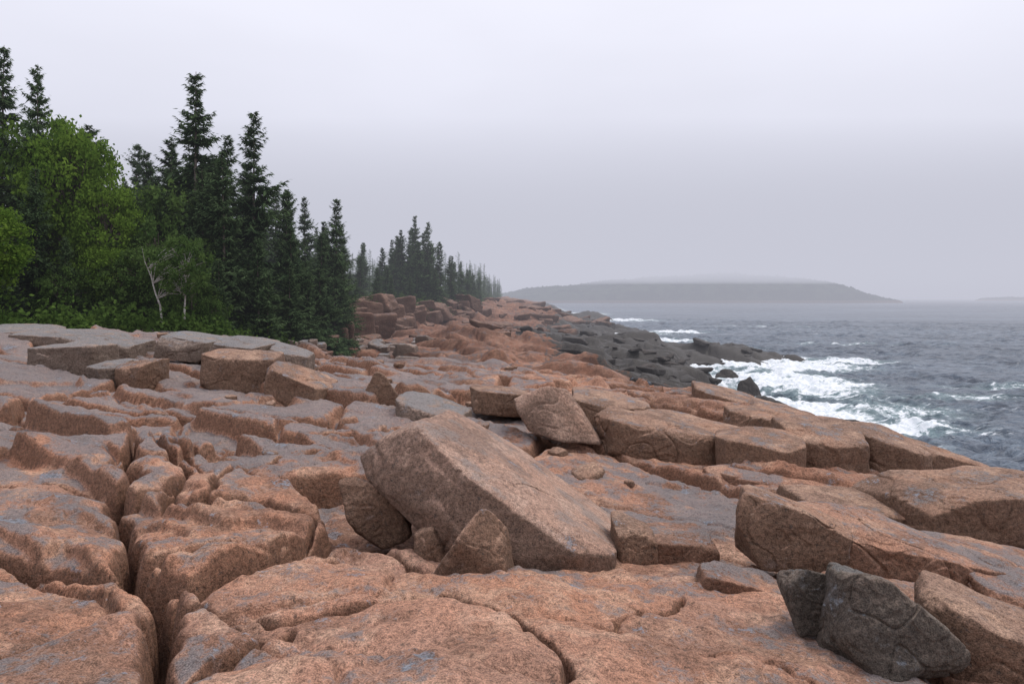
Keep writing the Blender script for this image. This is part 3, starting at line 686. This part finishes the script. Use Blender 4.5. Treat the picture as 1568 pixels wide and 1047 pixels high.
def leaves(r, centers, rad, per, size):
    n = len(centers)*per
    C = np.repeat(centers, per, 0)+r.normal(0, 1, (n, 3))*np.repeat(rad, per)[:, None]*np.array([.55, .55, .42])
    a = r.normal(size=(n, 3)); a /= np.linalg.norm(a, axis=1)[:, None]
    b = np.cross(a, r.normal(size=(n, 3))); b /= np.linalg.norm(b, axis=1)[:, None]
    s = size*r.uniform(.6, 1.3, n)[:, None]
    V = np.stack([C-a*s*.6, C+b*s*.35, C+a*s*.6, C-b*s*.35], 1).reshape(-1, 3)
    i0 = np.arange(n)*4
    F = np.concatenate([np.stack([i0, i0+1, i0+2], 1), np.stack([i0, i0+2, i0+3], 1)])
    sh = np.clip(np.repeat(r.uniform(.1, .85, len(centers)), per)+r.normal(0, .15, n), 0, 1)
    return V, F, np.repeat(sh, 4)
def leafy_mesh(name, seed, Ht, Rc, ncl, per, size, lm, bk, crown0=.25, stems=1, tr=.02):
    r = np.random.default_rng(seed); V = []; F = []; S = []; MI = []; off = 0
    cl = []
    while len(cl) < ncl:
        p = r.uniform(-1, 1, 3); q = np.linalg.norm(p)
        if q > 1 or q < r.uniform(.1, .85): continue
        z = crown0+(1-crown0)*(p[2]+1)/2
        lob = .72+.5*pn3(np.array([[p[0]*1.6+seed, p[1]*1.6, p[2]*1.6]]), seed)[0]*1.4+.15
        cl.append((p[0]*Rc*lob, p[1]*Rc*lob, z*Ht*(.92+.08*lob)))
    cl = np.array(cl)
    for sidx in range(stems):
        bx, by = r.normal(0, .35, 2) if stems > 1 else (0, 0)
        pts = [np.array([bx, by, -.4])]
        lean = r.normal(0, .06, 2)*(2 if stems > 1 else 1)
        for k in range(1, 7):
            t = k/6; pts.append(np.array([bx+lean[0]*Ht*t+r.normal(0, .05), by+lean[1]*Ht*t+r.normal(0, .05), Ht*.88*t]))
        for k in range(6):
            v, f = tube(pts[k], pts[k+1], Ht*tr*(1-k/6.5), Ht*tr*(1-(k+1)/6.5)); V.append(v); F.append(f+off); off += len(v); S.append(np.zeros(len(v))); MI.append(np.ones(len(f), int))
        for c in cl[sidx::stems][::2]:
            tt = np.clip(c[2]/Ht*.72, .12, .82); k = int(tt/.88*6); k = min(k, 5)
            st = pts[k]+(pts[k+1]-pts[k])*.5
            md = (st+c)/2+np.array([0, 0, .03*Ht])
            for a, b_, r0, r1 in ((st, md, Ht*tr*.30, Ht*tr*.18), (md, c, Ht*tr*.18, Ht*tr*.06)):
                v, f = tube(a, b_, r0, r1, 4); V.append(v); F.append(f+off); off += len(v); S.append(np.zeros(len(v))); MI.append(np.ones(len(f), int))
    v, f, s = leaves(r, cl, r.uniform(.35, .75, len(cl))*Rc*.28, per, size)
    V.append(v); F.append(f+off); S.append(s); MI.append(np.zeros(len(f), int))
    return new_mesh_obj(name, np.concatenate(V), np.concatenate(F), [lm, bk], False, {'shade': np.concatenate(S)}, np.concatenate(MI))
MAP = [leafy_mesh('maple_a', 1, 9, 3.2, 210, 70, .20, LEAF, BARK), leafy_mesh('maple_b', 2, 9, 3.4, 210, 70, .20, LEAF, BARK, .15)]
ALD = [leafy_mesh('alder_a', 3, 6, 2.6, 170, 60, .17, LEAFD, BARK, .1, 3), leafy_mesh('alder_b', 4, 6, 2.8, 170, 60, .17, LEAFD, BARK, .1, 3)]
BIR = leafy_mesh('birch', 6, 6, 1.8, 110, 40, .15, LEAFD, BIRCH, .4, 2, .014)
def put(name, me, x, y, hm, h0_, rot, wide=1.0):
    g = H(x, y)-.1; k = h0_/hm
    add_obj(name, me, (x, y, g), rot, (k*wide, k*wide, k))
put('maple_tree', MAP[0], -21.0, 32.5, 9, 9.8, .5, .7); put('maple_tree', MAP[1], -19.0, 32, 9, 7.0, 2.0, .75)
put('maple_tree', MAP[1], -23.4, 34, 9, 10.4, 4.0, .8); put('maple_tree', MAP[0], -20.4, 25.9, 9, 4.9, 1.1, 1.1)
put('maple_tree', MAP[0], -18.0, 30.6, 9, 3.9, 5.1, 1.0)
for i, (x, y, h) in enumerate(((-17.4,32.4,5.6),(-16.2,31,4.2),(-15.4,30.8,4.0),(-18.0,34.5,7.4),(-14.4,31.0,3.2),(-17.4,30.2,3.2),(-19.2,29.2,3.0),(-13.6,30.8,2.2))):
    put('alder_tree', ALD[i % 2], x, y, 6, h, i*1.3, .9)
put('birch_tree', BIR, -13.9, 28.8, 6, 4.2, .4)
r = np.random.default_rng(33); cs = []
while len(cs) < 1250:
    y = r.uniform(22, 60) if len(cs) < 1000 else r.uniform(60, 125)
    vx = veg_line(np.array([y]))[0]; x = vx+1.0-r.random()**1.5*(6 if y > 26 else 4)
    if x < -1.0*(y+3): continue
    cs.append((x, y, r.uniform(.05, .85)*min(1, .3+max(0, vx+1.0-x)*.5)*(.5+1.0*r.random()**2)))
cs = np.array(cs); cs[:, 2] += Hs(cs[:, 0], cs[:, 1])
v, f, s = leaves(r, cs, r.uniform(.35, .85, len(cs)), 70, .16)
add_obj('undergrowth', new_mesh_obj('undergrowth', v, f, [leaf_mat('undergrowth_leaves', (.030,.062,.018), (.12,.195,.042), .35)], False, {'shade': s}))
print('trees', time.time()-T0)

# ------------------------------------------------------------------ fog (air volume)
def fog(name, lo, hi, beta, colr):
    N = NT(name)
    ab = N.n('ShaderNodeVolumeAbsorption'); ab.inputs['Color'].default_value = (0, 0, 0, 1); ab.inputs['Density'].default_value = beta
    em = N.n('ShaderNodeEmission'); em.inputs['Color'].default_value = colr+(1,); em.inputs['Strength'].default_value = beta  # airlight: the fog's own glow stands in for scattered daylight
    ad = N.n('ShaderNodeAddShader'); N.l(ab.outputs[0], ad.inputs[0]); N.l(em.outputs[0], ad.inputs[1]); N.l(ad.outputs[0], N.out.inputs['Volume'])
    co = np.array([(x, y, z) for x in (lo[0], hi[0]) for y in (lo[1], hi[1]) for z in (lo[2], hi[2])], float)
    F = [[0,1,3,2],[4,6,7,5],[0,4,5,1],[2,3,7,6],[0,2,6,4],[1,5,7,3]]
    add_obj(name, new_mesh_obj(name, co, F, [N.m], False))
fog('sea_fog', (-4000, 20, -20), (4500, 7500, 130), .00095, (.56, .57, .66))
fog('fog_bank', (-4100, 500, 26), (4600, 7600, 140), .0040, (.59, .60, .69))

# ------------------------------------------------------------------ world, sun, camera
w = bpy.data.worlds.new('World'); scene.world = w; w.use_nodes = True
t = w.node_tree; t.nodes.clear()
o = t.nodes.new('ShaderNodeOutputWorld'); bg = t.nodes.new('ShaderNodeBackground'); bg.inputs['Strength'].default_value = .1
sky = t.nodes.new('ShaderNodeTexSky'); sky.sky_type = 'NISHITA'; sky.sun_disc = False
SE, SR = math.radians(58), math.radians(60)
sky.sun_elevation = SE; sky.sun_rotation = SR; sky.air_density = 1.5; sky.dust_density = 5
tc = t.nodes.new('ShaderNodeTexCoord'); sx = t.nodes.new('ShaderNodeSeparateXYZ'); t.links.new(tc.outputs['Generated'], sx.inputs[0])
cr = t.nodes.new('ShaderNodeValToRGB'); t.links.new(sx.outputs[2], cr.inputs[0])
cr.color_ramp.elements[0].position = 0; cr.color_ramp.elements[0].color = (.64, .65, .76, 1)
cr.color_ramp.elements[1].position = .45; cr.color_ramp.elements[1].color = (1.08, 1.08, 1.20, 1)
e = cr.color_ramp.elements.new(.18); e.color = (.85, .86, .985, 1)
nz = t.nodes.new('ShaderNodeTexNoise'); nz.inputs['Scale'].default_value = 1.6; nz.inputs['Detail'].default_value = 4
mpp = t.nodes.new('ShaderNodeMapping'); mpp.inputs['Scale'].default_value = (1, 1, 3); t.links.new(tc.outputs['Generated'], mpp.inputs[0]); t.links.new(mpp.outputs[0], nz.inputs['Vector'])
mr = t.nodes.new('ShaderNodeMapRange'); t.links.new(nz.outputs['Fac'], mr.inputs[0]); mr.inputs[1].default_value = .3; mr.inputs[2].default_value = .7; mr.inputs[3].default_value = 9.4; mr.inputs[4].default_value = 10.6
vs = t.nodes.new('ShaderNodeVectorMath'); vs.operation = 'SCALE'; t.links.new(cr.outputs[0], vs.inputs[0]); t.links.new(mr.outputs[0], vs.inputs['Scale'])
mx = t.nodes.new('ShaderNodeMix'); mx.data_type = 'RGBA'; mx.inputs[0].default_value = .93
t.links.new(sky.outputs[0], mx.inputs[6]); t.links.new(vs.outputs[0], mx.inputs[7]); t.links.new(mx.outputs[2], bg.inputs[0]); t.links.new(bg.outputs[0], o.inputs[0])
sl = bpy.data.lights.new('sun', 'SUN'); sl.energy = 1.5; sl.angle = math.radians(11); sl.color = (1, .95, .88)
so = bpy.data.objects.new('sun', sl); scene.collection.objects.link(so)
dirv = Vector((math.sin(SR)*math.cos(SE), math.cos(SR)*math.cos(SE), math.sin(SE)))
so.rotation_euler = dirv.to_track_quat('Z', 'Y').to_euler(); so.location = (30, 20, 60)
scene.view_settings.view_transform = 'Standard'; scene.view_settings.look = 'None'; scene.view_settings.exposure = 0
cam = bpy.data.cameras.new('camera'); co = bpy.data.objects.new('camera', cam); scene.collection.objects.link(co); scene.camera = co
cam.lens = 24; cam.sensor_width = 36; cam.shift_y = -.0437; cam.clip_end = 12000; cam.clip_start = .05
co.location = (0, 0, EYE); co.rotation_euler = (math.radians(90), 0, 0)
print('objects', len(bpy.data.objects), time.time()-T0)
